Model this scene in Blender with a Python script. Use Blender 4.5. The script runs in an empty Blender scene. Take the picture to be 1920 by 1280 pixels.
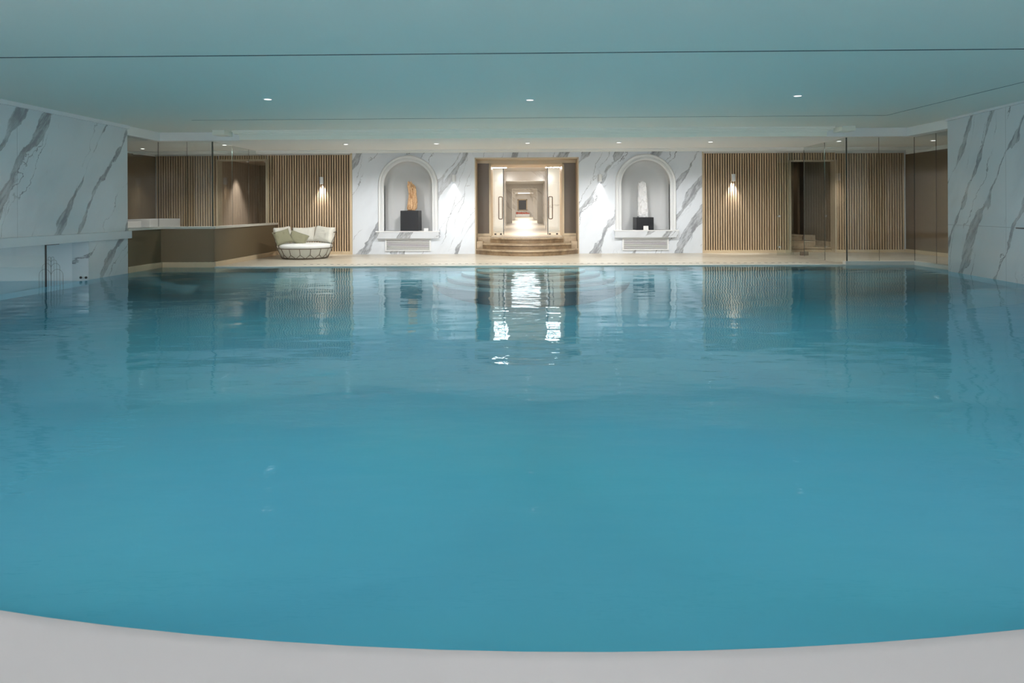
import bpy, bmesh, math, random
from mathutils import Vector, Matrix, noise
PI = math.pi
R = math.radians
S = bpy.context.scene
C = S.collection
random.seed(7)

# ------------------------------------------------------------------ camera
cd = bpy.data.cameras.new('camera'); cam = bpy.data.objects.new('camera', cd); C.objects.link(cam)
cd.sensor_width = 36; cd.lens = 24.0; cd.shift_y = -250.4/1920; cd.clip_start = 0.05; cd.clip_end = 200
cam.matrix_world = (Matrix.Translation((0, 0, 1.24)) @ Matrix.Rotation(R(0.9), 4, 'Z')
                    @ Matrix.Rotation(R(90), 4, 'X') @ Matrix.Rotation(R(-0.28), 4, 'Z'))
S.camera = cam
# ------------------------------------------------------------------ world and exposure
w = bpy.data.worlds.new('world'); S.world = w; w.use_nodes = True
w.node_tree.nodes['Background'].inputs[0].default_value = (0.5, 0.6, 0.65, 1)
w.node_tree.nodes['Background'].inputs[1].default_value = 0.05
S.view_settings.view_transform = 'Standard'; S.view_settings.look = 'None'
S.view_settings.gamma = 1; S.view_settings.exposure = 0.08; S.view_settings.use_curve_mapping = False
S.cycles.use_denoising = True
S.cycles.max_bounces = 10; S.cycles.diffuse_bounces = 4; S.cycles.glossy_bounces = 5
S.cycles.transparent_max_bounces = 24; S.cycles.sample_clamp_indirect = 4
S.cycles.blur_glossy = 0.5

def lamp(name, kind, loc, power, color=(1, 1, 1), rot=(0, 0, 0), size=0.05, size_y=None, spot=None, blend=0.6, parent=None):
    d = bpy.data.lights.new(name, kind); d.energy = power; d.color = color
    if kind == 'AREA':
        d.size = size
        if size_y: d.shape = 'RECTANGLE'; d.size_y = size_y
    else: d.shadow_soft_size = size
    if spot: d.spot_size = R(spot); d.spot_blend = blend
    o = bpy.data.objects.new(name, d); C.objects.link(o)
    o.rotation_euler = rot
    if parent:
        o.parent = parent
    o.location = loc
    return o

P_POOL = 218       # ceiling downlights over the pool
P_BACK = 200        # soffit downlights over the far deck
P_FILL = 600       # added unseen fill strips behind the camera
NEUTRAL = (1.0, 0.975, 0.95)
# added fill strips behind the camera, bounced off the near wall to brighten the ceiling
for x in (-5.4, 0.0, 5.4):
    lamp('added_wash_fill', 'AREA', (x, -4.0, 2.84), P_FILL, (1.0, 0.98, 0.95), (R(-38), 0, 0), 4.6, 0.2)

# ------------------------------------------------------------------ materials
class NT:
    def __init__(s, name):
        s.m = bpy.data.materials.new(name); s.m.use_nodes = True
        s.t = s.m.node_tree; s.n = s.t.nodes; s.l = s.t.links
        s.b = s.n['Principled BSDF']; s.out = s.n['Material Output']
    def node(s, t, **k):
        n = s.n.new(t)
        for a, v in k.items(): setattr(n, a, v)
        return n
    def val(s, sock, v):
        if isinstance(v, bpy.types.NodeSocket): s.l.new(v, sock)
        else: sock.default_value = v
    def math(s, op, a, b=0.0, c=0.0, clamp=False):
        n = s.node('ShaderNodeMath', operation=op); n.use_clamp = clamp
        s.val(n.inputs[0], a); s.val(n.inputs[1], b); s.val(n.inputs[2], c)
        return n.outputs[0]
    def mix(s, f, a, b):
        n = s.node('ShaderNodeMix', data_type='RGBA')
        s.val(n.inputs[0], f); s.val(n.inputs[6], a); s.val(n.inputs[7], b)
        return n.outputs[2]
    def ramp(s, x, lo, hi, a=0.0, b=1.0):
        n = s.node('ShaderNodeMapRange', interpolation_type='SMOOTHSTEP')
        s.val(n.inputs[0], x); s.val(n.inputs[1], lo); s.val(n.inputs[2], hi); s.val(n.inputs[3], a); s.val(n.inputs[4], b)
        return n.outputs[0]
    def pos(s, obj=False):
        if obj:
            return s.node('ShaderNodeTexCoord').outputs['Object']
        return s.node('ShaderNodeNewGeometry').outputs['Position']
    def scaled(s, v, sc, off=(0, 0, 0)):
        n = s.node('ShaderNodeMapping'); s.l.new(v, n.inputs[0])
        n.inputs['Scale'].default_value = sc; n.inputs['Location'].default_value = off
        return n.outputs[0]
    def noise(s, v, scale, detail=3, rough=0.5):
        n = s.node('ShaderNodeTexNoise'); s.l.new(v, n.inputs['Vector'])
        n.inputs['Scale'].default_value = scale; n.inputs['Detail'].default_value = detail; n.inputs['Roughness'].default_value = rough
        return n.outputs['Fac']
    def bump(s, h, dist, strength=1.0):
        n = s.node('ShaderNodeBump'); s.l.new(h, n.inputs['Height'])
        n.inputs['Distance'].default_value = dist; n.inputs['Strength'].default_value = strength
        s.l.new(n.outputs[0], s.b.inputs['Normal']); return n.outputs[0]

def rgb(r, g, b):   # sRGB 0-255 -> linear
    f = lambda c: (c/255/12.92) if c/255 <= 0.04045 else ((c/255+0.055)/1.055)**2.4
    return (f(r), f(g), f(b), 1)

def plain(name, col, rough=0.6, metal=0.0, spec=0.5, var=0.06, vs=6.0, bump=0.0, bs=60.0, sheen=0):
    m = NT(name); v = m.pos(True)
    n = m.noise(v, vs, 4)
    dark = tuple(c*(1-var) for c in col[:3])+(1,); lite = tuple(min(1, c*(1+var)) for c in col[:3])+(1,)
    m.val(m.b.inputs['Base Color'], m.mix(n, dark, lite))
    m.b.inputs['Roughness'].default_value = rough; m.b.inputs['Metallic'].default_value = metal
    m.b.inputs['Specular IOR Level'].default_value = spec
    if sheen: m.b.inputs['Sheen Weight'].default_value = sheen
    if bump: m.bump(m.noise(v, bs, 3), bump)
    return m.m

def marble(name, base, u_axis, theta=58, off=0.0, grey=(0.24, 0.25, 0.27, 1), dark=(0.10, 0.105, 0.12, 1), joints_u=(), joints_z=(), f1=0.62, rough=0.12, strength=1.0, joint_col=(0.35, 0.36, 0.38, 1)):
    # veins climb towards +u at the angle theta; u is one horizontal axis of the place
    m = NT(name); sep = m.node('ShaderNodeSeparateXYZ'); m.l.new(m.pos(), sep.inputs[0])
    X, Y, Z = sep.outputs
    u = {'x': X, 'y': Y, '-y': m.math('MULTIPLY', Y, -1)}[u_axis]
    w3 = {'x': Y, 'y': X, '-y': X}[u_axis]
    u0 = u; u = m.math('ADD', u, m.math('ADD', off, m.math('MULTIPLY', w3, 0.25)))
    ct, st = math.cos(R(theta)), math.sin(R(theta))
    p = m.math('SUBTRACT', m.math('MULTIPLY', u, st), m.math('MULTIPLY', Z, ct))
    q = m.math('ADD', m.math('MULTIPLY', u, ct), m.math('MULTIPLY', Z, st))
    def vec(sp, sq, o=0.0):
        c = m.node('ShaderNodeCombineXYZ'); m.val(c.inputs[0], m.math('MULTIPLY', p, sp)); m.val(c.inputs[1], m.math('MULTIPLY', q, sq)); c.inputs[2].default_value = o
        return c.outputs[0]
    def nz(sp, sq, o, det=4, r=0.55): return m.noise(vec(sp, sq, o), 1.0, det, r)
    wl = m.math('MULTIPLY', m.math('SUBTRACT', nz(0.7, 0.45, 3.1, 2), 0.5), 0.75)
    wm = m.math('MULTIPLY', m.math('SUBTRACT', nz(3.0, 2.2, 7.7, 5, 0.6), 0.5), 0.20)
    wh = m.math('MULTIPLY', m.math('SUBTRACT', nz(16, 9, 1.7, 5, 0.7), 0.5), 0.05)
    pw = m.math('ADD', p, m.math('ADD', wl, m.math('ADD', wm, wh)))
    def vor(freq, o, src):
        v = m.node('ShaderNodeTexVoronoi', voronoi_dimensions='1D', feature='F1')
        m.val(v.inputs['W'], m.math('MULTIPLY_ADD', src, freq, o)); v.inputs['Scale'].default_value = 1.0
        return m.math('DIVIDE', v.outputs['Distance'], freq), v.outputs['Color']
    # broad grey bands with ragged dark rims
    d1, c1 = vor(f1, 2.3, pw)
    wid = m.math('MULTIPLY', m.ramp(nz(0.9, 0.75, 11.3, 3, 0.6), 0.40, 0.66), 0.125)
    wid = m.math('ADD', wid, 0.006)
    edge = m.math('SUBTRACT', wid, d1)
    body = m.ramp(edge, 0.0, 0.012)
    inner = m.ramp(nz(14, 3.0, 5.5, 5, 0.7), 0.38, 0.62)
    body = m.math('MULTIPLY', body, m.math('MULTIPLY_ADD', inner, 0.5, 0.42))
    present = m.ramp(nz(0.5, 0.55, 21.0, 3), 0.30, 0.42)
    body = m.math('MULTIPLY', body, present)
    rim = m.math('MULTIPLY', m.ramp(m.math('ABSOLUTE', edge), 0.011, 0.0), m.math('MULTIPLY', m.ramp(nz(3, 2, 31.0, 4), 0.42, 0.62), present))
    # thin veins, two families slightly turned against each other
    d2, c2 = vor(1.55, 8.4, m.math('ADD', pw, m.math('MULTIPLY', wm, 1.6)))
    thin = m.math('MULTIPLY', m.ramp(d2, 0.014, 0.0), m.ramp(nz(1.1, 0.8, 41.0, 3), 0.44, 0.58))
    pt = m.math('ADD', pw, m.math('MULTIPLY', q, 0.28))
    d3, c3 = vor(1.0, 1.2, pt)
    thin2 = m.math('MULTIPLY', m.ramp(d3, 0.010, 0.0), m.ramp(nz(0.8, 0.9, 51.0, 3), 0.50, 0.66))
    thin = m.math('MAXIMUM', thin, thin2)
    cloud = m.ramp(nz(1.6, 0.7, 61.0, 4), 0.45, 0.85, 0.0, 0.22)
    col = m.mix(cloud, base, grey)
    col = m.mix(m.math('MULTIPLY', body, strength), col, grey)
    col = m.mix(m.math('MULTIPLY', thin, 0.9*strength), col, m.mix(0.5, grey, dark))
    col = m.mix(m.math('MULTIPLY', rim, 0.8*strength), col, dark)
    j = None
    for src, vals in ((u0, joints_u), (Z, joints_z)):
        for v0 in vals:
            k = m.math('LESS_THAN', m.math('ABSOLUTE', m.math('SUBTRACT', src, v0)), 0.004)
            j = k if j is None else m.math('MAXIMUM', j, k)
    if j is not None: col = m.mix(m.math('MULTIPLY', j, 0.8), col, joint_col)
    m.val(m.b.inputs['Base Color'], col); m.b.inputs['Roughness'].default_value = rough
    return m.m

WHITE_M = (0.77, 0.81, 0.87, 1)
M = {}
M['marble_back'] = marble('white marble of the far wall', WHITE_M, 'x', 58, 0.35, f1=1.25)
M['marble_left'] = marble('white marble of the left wall', (0.74, 0.78, 0.80, 1), 'y', 52, 2.2, joints_u=(10.42, 7.9), f1=1.35)
M['marble_right'] = marble('white marble of the right wall', (0.74, 0.78, 0.80, 1), '-y', 55, 5.5, joints_u=(-11.42, -9.2), joints_z=(0.88,), f1=1.2)
M['marble_hall'] = marble('pale marble of the corridor', (0.86, 0.82, 0.76, 1), 'y', 60, 1.0, grey=(0.45, 0.40, 0.34, 1), dark=(0.25, 0.2, 0.16, 1), f1=0.5, strength=0.6, rough=0.18)
M['marble_portal'] = marble('pale marble of the corridor portals', (0.86, 0.82, 0.76, 1), 'x', 135, 4.0, grey=(0.45, 0.40, 0.34, 1), dark=(0.25, 0.2, 0.16, 1), f1=1.2, strength=0.6, rough=0.18)
M['ceiling'] = plain('satin white ceiling', (0.94, 0.93, 0.83, 1), 0.55, var=0.01, vs=0.6)
M['soffit'] = plain('soft white soffit paint', (0.88, 0.88, 0.86, 1), 0.7, var=0.01)
M['white'] = plain('white lacquer', (0.82, 0.83, 0.84, 1), 0.4, var=0.02)
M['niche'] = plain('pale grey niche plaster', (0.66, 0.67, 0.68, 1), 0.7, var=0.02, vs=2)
M['lip'] = plain('white cast pool rim', (0.43, 0.42, 0.445, 1), 0.55, var=0.015, vs=1.2)
M['kerb'] = plain('pale stone kerb', (0.74, 0.71, 0.64, 1), 0.4, var=0.05, vs=5)
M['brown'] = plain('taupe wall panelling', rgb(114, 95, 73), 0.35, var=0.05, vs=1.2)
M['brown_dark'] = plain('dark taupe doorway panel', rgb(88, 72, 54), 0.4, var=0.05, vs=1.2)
M['brown_rough'] = plain('warm plaster', rgb(170, 148, 128), 0.7, var=0.05, vs=1.2)
M['parapet'] = plain('olive taupe parapet', rgb(106, 92, 69), 0.45, var=0.05, vs=1.5)
M['beige'] = plain('beige stone trim', rgb(205, 186, 156), 0.4, var=0.08, vs=4)
M['wood_jamb'] = plain('pale oak lining', rgb(200, 184, 160), 0.45, var=0.08, vs=4)
M['wood_foyer'] = plain('honey oak foyer panelling', rgb(222, 182, 142), 0.45, var=0.06, vs=4)
M['black'] = plain('black plinth lacquer', (0.008, 0.008, 0.011, 1), 0.35, var=0.1)
M['dark'] = plain('dark metal', (0.02, 0.02, 0.022, 1), 0.35, var=0.1)
M['bronze'] = plain('bronze handle metal', rgb(90, 66, 48), 0.35, 0.8, var=0.1)
M['steel'] = plain('brushed steel', (0.55, 0.56, 0.57, 1), 0.3, 0.9, var=0.05)
M['gapdark'] = plain('dark shadow gap profile', (0.03, 0.055, 0.06, 1), 0.6)
M['backing'] = plain('dark felt behind the slats', rgb(44, 31, 21), 0.9)
M['fabric'] = plain('cream outdoor fabric', (0.74, 0.71, 0.63, 1), 0.9, var=0.05, vs=8, bump=0.002, bs=180, sheen=0.2)
M['fabric_seat'] = plain('white seat fabric', (0.80, 0.80, 0.77, 1), 0.9, var=0.03, vs=8, bump=0.001, bs=200, sheen=0.2)
M['shell'] = plain('pale woven shell', (0.66, 0.66, 0.60, 1), 0.8, var=0.03, vs=10, bump=0.001, bs=250)
M['green'] = plain('sage green fabric', rgb(136, 133, 108), 0.9, var=0.06, vs=8, bump=0.002, bs=180, sheen=0.2)
M['rope'] = plain('grey brown rope frame', rgb(98, 86, 72), 0.7, var=0.1)
M['card'] = plain('white card', (0.8, 0.8, 0.8, 1), 0.6)
M['pink'] = plain('pink blossom', rgb(205, 120, 105), 0.8, var=0.3, vs=20)
M['picture'] = plain('dark glazed picture', (0.03, 0.03, 0.03, 1), 0.2)

def emis(name, col, st):
    m = NT(name); e = m.node('ShaderNodeEmission'); e.inputs[0].default_value = col; e.inputs[1].default_value = st
    m.l.new(e.outputs[0], m.out.inputs[0]); return m.m
M['glow_pool'] = emis('pool lamp lens', (1, 0.97, 0.93, 1), 2.2)
M['glow'] = emis('lamp lens', (1, 0.97, 0.93, 1), 5)
M['glow_cove'] = emis('cove lamp lens', (1, 0.97, 0.94, 1), 45)
M['glow_soft'] = emis('hall lamp diffuser', (1, 0.95, 0.9, 1), 1.6)

def wood(name, c1, c2, ax=(40, 40, 1.2)):
    m = NT(name); v = m.scaled(m.pos(True), ax)
    n = m.noise(v, 1.0, 4, 0.6)
    m.val(m.b.inputs['Base Color'], m.mix(m.ramp(n, 0.3, 0.7), c1, c2)); m.b.inputs['Roughness'].default_value = 0.5
    return m.m
M['slat'] = wood('oiled oak slat', rgb(186, 160, 128), rgb(212, 188, 157))
M['driftwood'] = wood('carved orange wood', rgb(176, 132, 92), rgb(228, 192, 150), (30, 30, 6))
M['wstone'] = plain('rough white stone', (0.78, 0.78, 0.79, 1), 0.8, var=0.1, vs=30)

def travertine(name, c1, c2, rough=0.28, joints=0.9):
    m = NT(name); v = m.pos()
    a = m.noise(m.scaled(v, (0.5, 3.5, 1)), 1.6, 6, 0.62); b = m.noise(v, 14, 4, 0.6)
    f = m.math('ADD', m.math('MULTIPLY', a, 0.75), m.math('MULTIPLY', b, 0.25))
    col = m.mix(m.ramp(f, 0.36, 0.64), c1, c2)
    if joints:
        br = m.node('ShaderNodeTexBrick'); m.l.new(v, br.inputs['Vector'])
        br.inputs['Scale'].default_value = 1; br.inputs['Brick Width'].default_value = joints*1.33; br.inputs['Row Height'].default_value = joints*0.66
        br.inputs['Mortar Size'].default_value = 0.004
        col = m.mix(m.math('MULTIPLY', br.outputs['Fac'], 0.35), col, (0.3, 0.26, 0.2, 1))
    m.val(m.b.inputs['Base Color'], col); m.b.inputs['Roughness'].default_value = rough
    return m.m
M['deck'] = travertine('beige travertine deck', rgb(178, 168, 150), rgb(206, 198, 182))
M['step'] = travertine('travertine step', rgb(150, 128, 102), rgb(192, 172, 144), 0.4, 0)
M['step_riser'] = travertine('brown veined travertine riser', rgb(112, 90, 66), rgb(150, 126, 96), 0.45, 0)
M['hall_floor'] = travertine('polished cream corridor floor', rgb(180, 168, 146), rgb(200, 188, 168), 0.32, 0.9)

# turquoise pool tiles
m = NT('turquoise pool mosaic'); v = m.pos()
n1 = m.noise(v, 0.35, 3); n2 = m.noise(v, 30, 2)
col = m.mix(m.ramp(n1, 0.3, 0.7), (0.118, 0.395, 0.515, 1), (0.118, 0.43, 0.51, 1))
col = m.mix(m.math('MULTIPLY', n2, 0.12), col, (0.02, 0.25, 0.33, 1))
m.val(m.b.inputs['Base Color'], col); m.b.inputs['Roughness'].default_value = 0.6
M['basin'] = m.m
M['pool_riser_shaded'] = plain('pool step tile with painted riser shade', (0.05, 0.20, 0.25, 1), 0.6, var=0.04, vs=12)  # darker copy of the step tile: riser shade put into the colour
M['pool_step'] = plain('pale turquoise pool step tile', (0.32, 0.56, 0.60, 1), 0.6, var=0.04, vs=12)

# water: Fresnel mirror over a lightly tinted clear body, with long low ripples
m = NT('pool water'); m.n.remove(m.b)
v = m.pos()
r1 = m.noise(m.scaled(v, (1.0, 1.6, 1)), 0.9, 2, 0.5); r2 = m.noise(m.scaled(v, (1.6, 4.0, 1)), 2.2, 3, 0.5)
h = m.math('ADD', m.math('MULTIPLY', r1, 1.0), m.math('MULTIPLY', r2, 0.13))
bp = m.node('ShaderNodeBump'); m.l.new(h, bp.inputs['Height']); bp.inputs['Distance'].default_value = 0.016; bp.inputs['Strength'].default_value = 1
fr = m.node('ShaderNodeFresnel'); fr.inputs['IOR'].default_value = 1.33; m.l.new(bp.outputs[0], fr.inputs['Normal'])
gl = m.node('ShaderNodeBsdfGlossy'); gl.inputs['Roughness'].default_value = 0.035; m.l.new(bp.outputs[0], gl.inputs['Normal'])
gl.inputs['Color'].default_value = (0.80, 0.93, 1, 1)
tr = m.node('ShaderNodeBsdfTransparent'); tr.inputs['Color'].default_value = (0.80, 0.95, 0.98, 1)
mx = m.node('ShaderNodeMixShader'); m.l.new(fr.outputs[0], mx.inputs[0]); m.l.new(tr.outputs[0], mx.inputs[1]); m.l.new(gl.outputs[0], mx.inputs[2])
m.l.new(mx.outputs[0], m.out.inputs[0]); M['water'] = m.m

def glassmat(name, tint):
    m = NT(name); m.n.remove(m.b)
    lw = m.node('ShaderNodeLayerWeight'); lw.inputs['Blend'].default_value = 0.5
    f = m.math('MULTIPLY_ADD', m.math('POWER', lw.outputs['Facing'], 5.0), 0.9, 0.04)
    gl = m.node('ShaderNodeBsdfGlossy'); gl.inputs['Roughness'].default_value = 0.0
    tr = m.node('ShaderNodeBsdfTransparent'); tr.inputs['Color'].default_value = tint
    mx = m.node('ShaderNodeMixShader'); m.l.new(f, mx.inputs[0]); m.l.new(tr.outputs[0], mx.inputs[1]); m.l.new(gl.outputs[0], mx.inputs[2])
    m.l.new(mx.outputs[0], m.out.inputs[0]); return m.m
M['glass'] = glassmat('clear glass', (0.93, 0.955, 0.95, 1))
M['glass_edge'] = plain('green glass edge', rgb(38, 50, 46), 0.3)

# ------------------------------------------------------------------ mesh helpers
def box(bm, x0, x1, y0, y1, z0, z1, bev=0.0):
    vs = [bm.verts.new((x, y, z)) for x in (x0, x1) for y in (y0, y1) for z in (z0, z1)]
    fs = [(0, 1, 3, 2), (4, 6, 7, 5), (0, 4, 5, 1), (2, 3, 7, 6), (0, 2, 6, 4), (1, 5, 7, 3)]
    F = [bm.faces.new([vs[i] for i in f]) for f in fs]
    if bev:
        es = list({e for f in F for e in f.edges})
        bmesh.ops.bevel(bm, geom=es, offset=bev, segments=2, affect='EDGES', profile=0.5)
def prism(bm, pts, z0, z1, cap=True):
    a = [bm.verts.new((x, y, z0)) for x, y in pts]; b = [bm.verts.new((x, y, z1)) for x, y in pts]
    n = len(pts)
    for i in range(n): bm.faces.new((a[i], a[(i+1) % n], b[(i+1) % n], b[i]))
    if cap: bm.faces.new(list(reversed(a))); bm.faces.new(b)
def tube(bm, pts, r, seg=8, cyc=False):
    pts = [Vector(p) for p in pts]; n = len(pts); rings = []
    rr = r if isinstance(r, (list, tuple)) else [r]*n
    prev = None
    for i, p in enumerate(pts):
        if cyc: d = pts[(i+1) % n]-pts[i-1]
        else: d = pts[min(i+1, n-1)]-pts[max(i-1, 0)]
        d.normalize()
        a = prev if prev else (Vector((0, 0, 1)) if abs(d.z) < 0.9 else Vector((1, 0, 0)))
        s = d.cross(a)
        if s.length < 1e-4: s = d.cross(Vector((0, 1, 0)))
        s.normalize(); t = s.cross(d).normalized(); prev = t
        rings.append([bm.verts.new(p+(s*math.cos(2*PI*k/seg)+t*math.sin(2*PI*k/seg))*rr[i]) for k in range(seg)])
    for i in range(n if cyc else n-1):
        A, B = rings[i], rings[(i+1) % n]
        for k in range(seg): bm.faces.new((A[k], A[(k+1) % seg], B[(k+1) % seg], B[k]))
    if not cyc: bm.faces.new(list(reversed(rings[0]))); bm.faces.new(rings[-1])
def lathe(bm, prof, seg=48, c=(0, 0, 0), sx=1, sy=1):
    rings = []
    for r, z in prof:
        if r < 1e-6: rings.append([bm.verts.new((c[0], c[1], c[2]+z))]*seg)
        else: rings.append([bm.verts.new((c[0]+r*sx*math.cos(2*PI*k/seg), c[1]+r*sy*math.sin(2*PI*k/seg), c[2]+z)) for k in range(seg)])
    for A, B in zip(rings, rings[1:]):
        for k in range(seg):
            f = []
            for v in (A[k], A[(k+1) % seg], B[(k+1) % seg], B[k]):
                if v not in f: f.append(v)
            if len(f) > 2: bm.faces.new(f)
def cyl(bm, c, r, h, seg=24, r2=None):
    lathe(bm, [(0, 0), (r, 0), (r if r2 is None else r2, h), (0, h)], seg, c)

def obj(name, bm, mat, parent=None, smooth=False, loc=None):
    bmesh.ops.recalc_face_normals(bm, faces=bm.faces)
    me = bpy.data.meshes.new(name); bm.to_mesh(me); bm.free()
    me.materials.append(M[mat] if isinstance(mat, str) else mat)
    if smooth:
        me.polygons.foreach_set('use_smooth', [True]*len(me.polygons))
        try: me.set_sharp_from_angle(angle=R(smooth if smooth is not True else 40))
        except Exception: pass
    o = bpy.data.objects.new(name, me); C.objects.link(o)
    if parent: o.parent = parent
    if loc: o.location = loc
    return o
def tag(o, label, cat, group=None):
    o['label'] = label; o['category'] = cat
    if group: o['group'] = group
    return o
def thing(name, label, cat, loc=(0, 0, 0), group=None, rz=0.0):
    o = bpy.data.objects.new(name, None); C.objects.link(o); o.location = loc; o.rotation_euler = (0, 0, rz)
    o.empty_display_size = 0.1
    return tag(o, label, cat, group)
def struct(name, bm, mat, parent=None, label=None, smooth=False):
    o = obj(name, bm, mat, parent, smooth)
    if not parent: o['kind'] = 'structure'
    return o
def dup(o, loc, label, group=None):
    c = o.copy(); C.objects.link(c); c.location = loc; c['label'] = label
    if group: c['group'] = group
    for ch in list(o.children):
        d = ch.copy(); C.objects.link(d); d.parent = c
        for g in list(ch.children):
            e = g.copy(); C.objects.link(e); e.parent = d
    return c
def B(): return bmesh.new()

# ================================================================== THE SETTING
YW = 18.45          # far wall
YE = 14.65          # far pool edge
ZC = 2.90           # ceiling over the pool
ZS = 2.72           # soffit over the far deck
XL = -7.80; XR0, XR1 = 8.14, 7.55   # left wall; right wall at Y=13.2 and at Y=5.5 (it opens away from the camera)
def xr(y): return 8.15-(13.2-y)*0.088
def arc(x): return 10.12-math.sqrt(max(8.2**2-(x-0.1)**2, 0.5))    # near rim of the pool

# pool basin: outline, then a floor that shelves down from the rim
def outline():
    pts = []
    x = XL
    for i in range(41):
        x = XL+(7.66-XL)*i/40; pts.append((x, arc(x)))
    pts += [(xr(9.5), 9.5), (xr(11.5), 11.5), (xr(13.2), 13.2), (8.30, 13.2), (8.30, YE), (4.5, YE), (0, YE), (-4, YE), (XL, YE), (XL, 12.0), (XL, 9.8)]
    return pts
OUT = outline(); PC = Vector((0.2, 9.6))
def inset(p, d):
    x = min(max(p[0], XL+d), 7.75-d); y = min(max(p[1], arc(max(min(p[0], 7.0), -7.0))+d*0.7), YE-d)
    return (x, y)
bm = B(); rings = []
for d, z in ((0, -0.02), (0, -0.10), (0.35, -0.24), (1.2, -0.45), (2.2, -0.60)):
    rings.append([bm.verts.new((*(inset(p, d) if d else p), z)) for p in OUT])
for A_, B_ in zip(rings, rings[1:]):
    for k in range(len(OUT)):
        bm.faces.new((A_[k], A_[(k+1) % len(OUT)], B_[(k+1) % len(OUT)], B_[k]))
c = bm.verts.new((PC.x, PC.y, -0.60))
for k in range(len(OUT)): bm.faces.new((rings[-1][k], rings[-1][(k+1) % len(OUT)], c))
struct('floor_pool', bm, 'basin', smooth=80)

# deck beyond the pool, and the floors behind the glass
bm = B()
box(bm, -6.66, 6.95, YE+0.10, YW, -0.30, 0.0)
box(bm, 6.95, 10.4, YE+0.0, YW, -0.30, 0.0)
box(bm, 8.42, 10.4, 12.8, YE, -0.30, 0.0)
struct('floor_deck', bm, 'deck')
bm = B(); box(bm, -10.2, -6.80, 14.85, YW, -0.3, 0.02); box(bm, -10.2, -8.0, 13.3, 14.85, -0.3, 0.02); struct('floor_lounge', bm, 'deck')
bm = B(); box(bm, -6.66, 6.95, YE-0.02, YE+0.10, -0.12, 0.008, 0.008); struct('trim_1', bm, 'kerb')
# raised kerb under the right glass
bm = B(); box(bm, 6.86, 8.42, YE-0.03, YE+0.12, -0.2, 0.07, 0.006); prism(bm, [(8.30, 13.22), (8.42, 13.22), (8.42, YE-0.03), (8.30, YE-0.03)], -0.2, 0.07)
struct('trim_2', bm, 'kerb')

# near rim: cast white lip following the curve of the pool
bm = B(); prof = [(0.0, -0.25), (0.0, -0.018), (-0.006, -0.004), (-0.02, 0.002), (-0.06, 0.004), (-6.0, 0.004)]
rows = []
for i in range(65):
    x = -7.8+15.6*i/64; y = min(arc(x), 9.6)
    rows.append([bm.verts.new((x, (y+dy) if dy > -5 else -5.0, z)) for dy, z in prof])
for A_, B_ in zip(rows, rows[1:]):
    for k in range(len(prof)-1): bm.faces.new((A_[k], A_[k+1], B_[k+1], B_[k]))
struct('floor_near', bm, 'lip', smooth=30)

# pool water body
bm = B(); prism(bm, [(x+(0.002 if x < 0 else -0.002), y) for x, y in OUT], -0.75, -0.014)
wo = obj('pool_water', bm, 'water'); tag(wo, 'calm turquoise pool water filling the room', 'water'); wo['kind'] = 'stuff'

# side walls ----------------------------------------------------------------
bm = B()
box(bm, XL-0.30, XL, -5.0, 13.36, 0.70, ZC+0.1)
box(bm, XL-0.30, XL, 12.14, 13.36, -1.0, 0.70)
box(bm, XL-0.30, XL, -5.0, 6.0, -1.0, 0.70)
struct('wall_left', bm, 'marble_left')
bm = B(); prism(bm, [(xr(13.22), 13.22), (xr(13.22)+0.3, 13.22), (xr(-5)+0.3, -5.0), (xr(-5), -5.0)], -1.0, ZC+0.1); struct('wall_right', bm, 'marble_right')
bm = B(); box(bm, -9, 9, -5.3, -5.0, -0.3, 3.0); struct('wall_near', bm, 'white')
# white strips at the tops of the side walls
bm = B(); box(bm, XL, XL+0.04, -5.0, 13.38, 2.835, ZC); struct('trim_3', bm, 'white')
bm = B(); prism(bm, [(xr(13.22)-0.04, 13.22), (xr(13.22), 13.22), (xr(-5), -5.0), (xr(-5)-0.04, -5.0)], 2.86, ZC); struct('trim_4', bm, 'white')
# recessed whirlpool bay behind the left wall
bm = B(); box(bm, -11.3, XL-0.30, 12.14, 12.30, -1.0, 0.9); box(bm, -11.5, -11.3, 5.8, 12.3, -1.0, 0.9); struct('wall_bay', bm, 'white')
bm = B(); box(bm, -11.4, XL-0.30, 5.8, 12.2, 0.70, 0.78); struct('ceiling_bay', bm, 'white')
bm = B(); box(bm, -11.4, XL-0.001, 5.8, 12.2, -0.9, -0.55); struct('floor_bay', bm, 'pool_step')
bm = B(); box(bm, -10.49, XL-0.07, 6.0, 12.13, -0.54, -0.03)
wb = obj('whirlpool_water', bm, 'water'); tag(wb, 'still water inside the low glazed bay on the left', 'water'); wb['kind'] = 'stuff'
bm = B(); box(bm, -11.28, -10.5, 6.2, 12.1, -0.54, 0.10, 0.02); 
o = obj('bay_bench', bm, 'white', smooth=30); tag(o, 'white bench ledge at the back of the low bay behind the left wall', 'bench')

# ceilings ------------------------------------------------------------------
bm = B(); box(bm, -8.4, 8.9, -5.2, 14.6, ZC, ZC+0.25); struct('ceiling', bm, 'ceiling')
bm = B()
box(bm, -10.2, 10.5, 14.60, 17.20, ZS, ZS+0.35)
box(bm, -10.2, XL-0.02, 13.3, 14.60, ZS, ZS+0.35)
box(bm, 8.16, 10.5, 12.8, 14.60, ZS, ZS+0.35)
box(bm, -10.2, 10.5, 17.20, 17.30, ZS-0.02, ZS+0.3)
box(bm, -10.2, 10.5, 17.30, 17.38, ZS-0.04, ZS+0.3)
box(bm, -10.2, 10.5, 17.38, 17.46, ZS-0.06, ZS+0.3)
box(bm, -10.2, 10.5, 17.46, 18.9, 2.80, 3.05)
struct('ceiling_soffit', bm, 'soffit')
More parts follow.
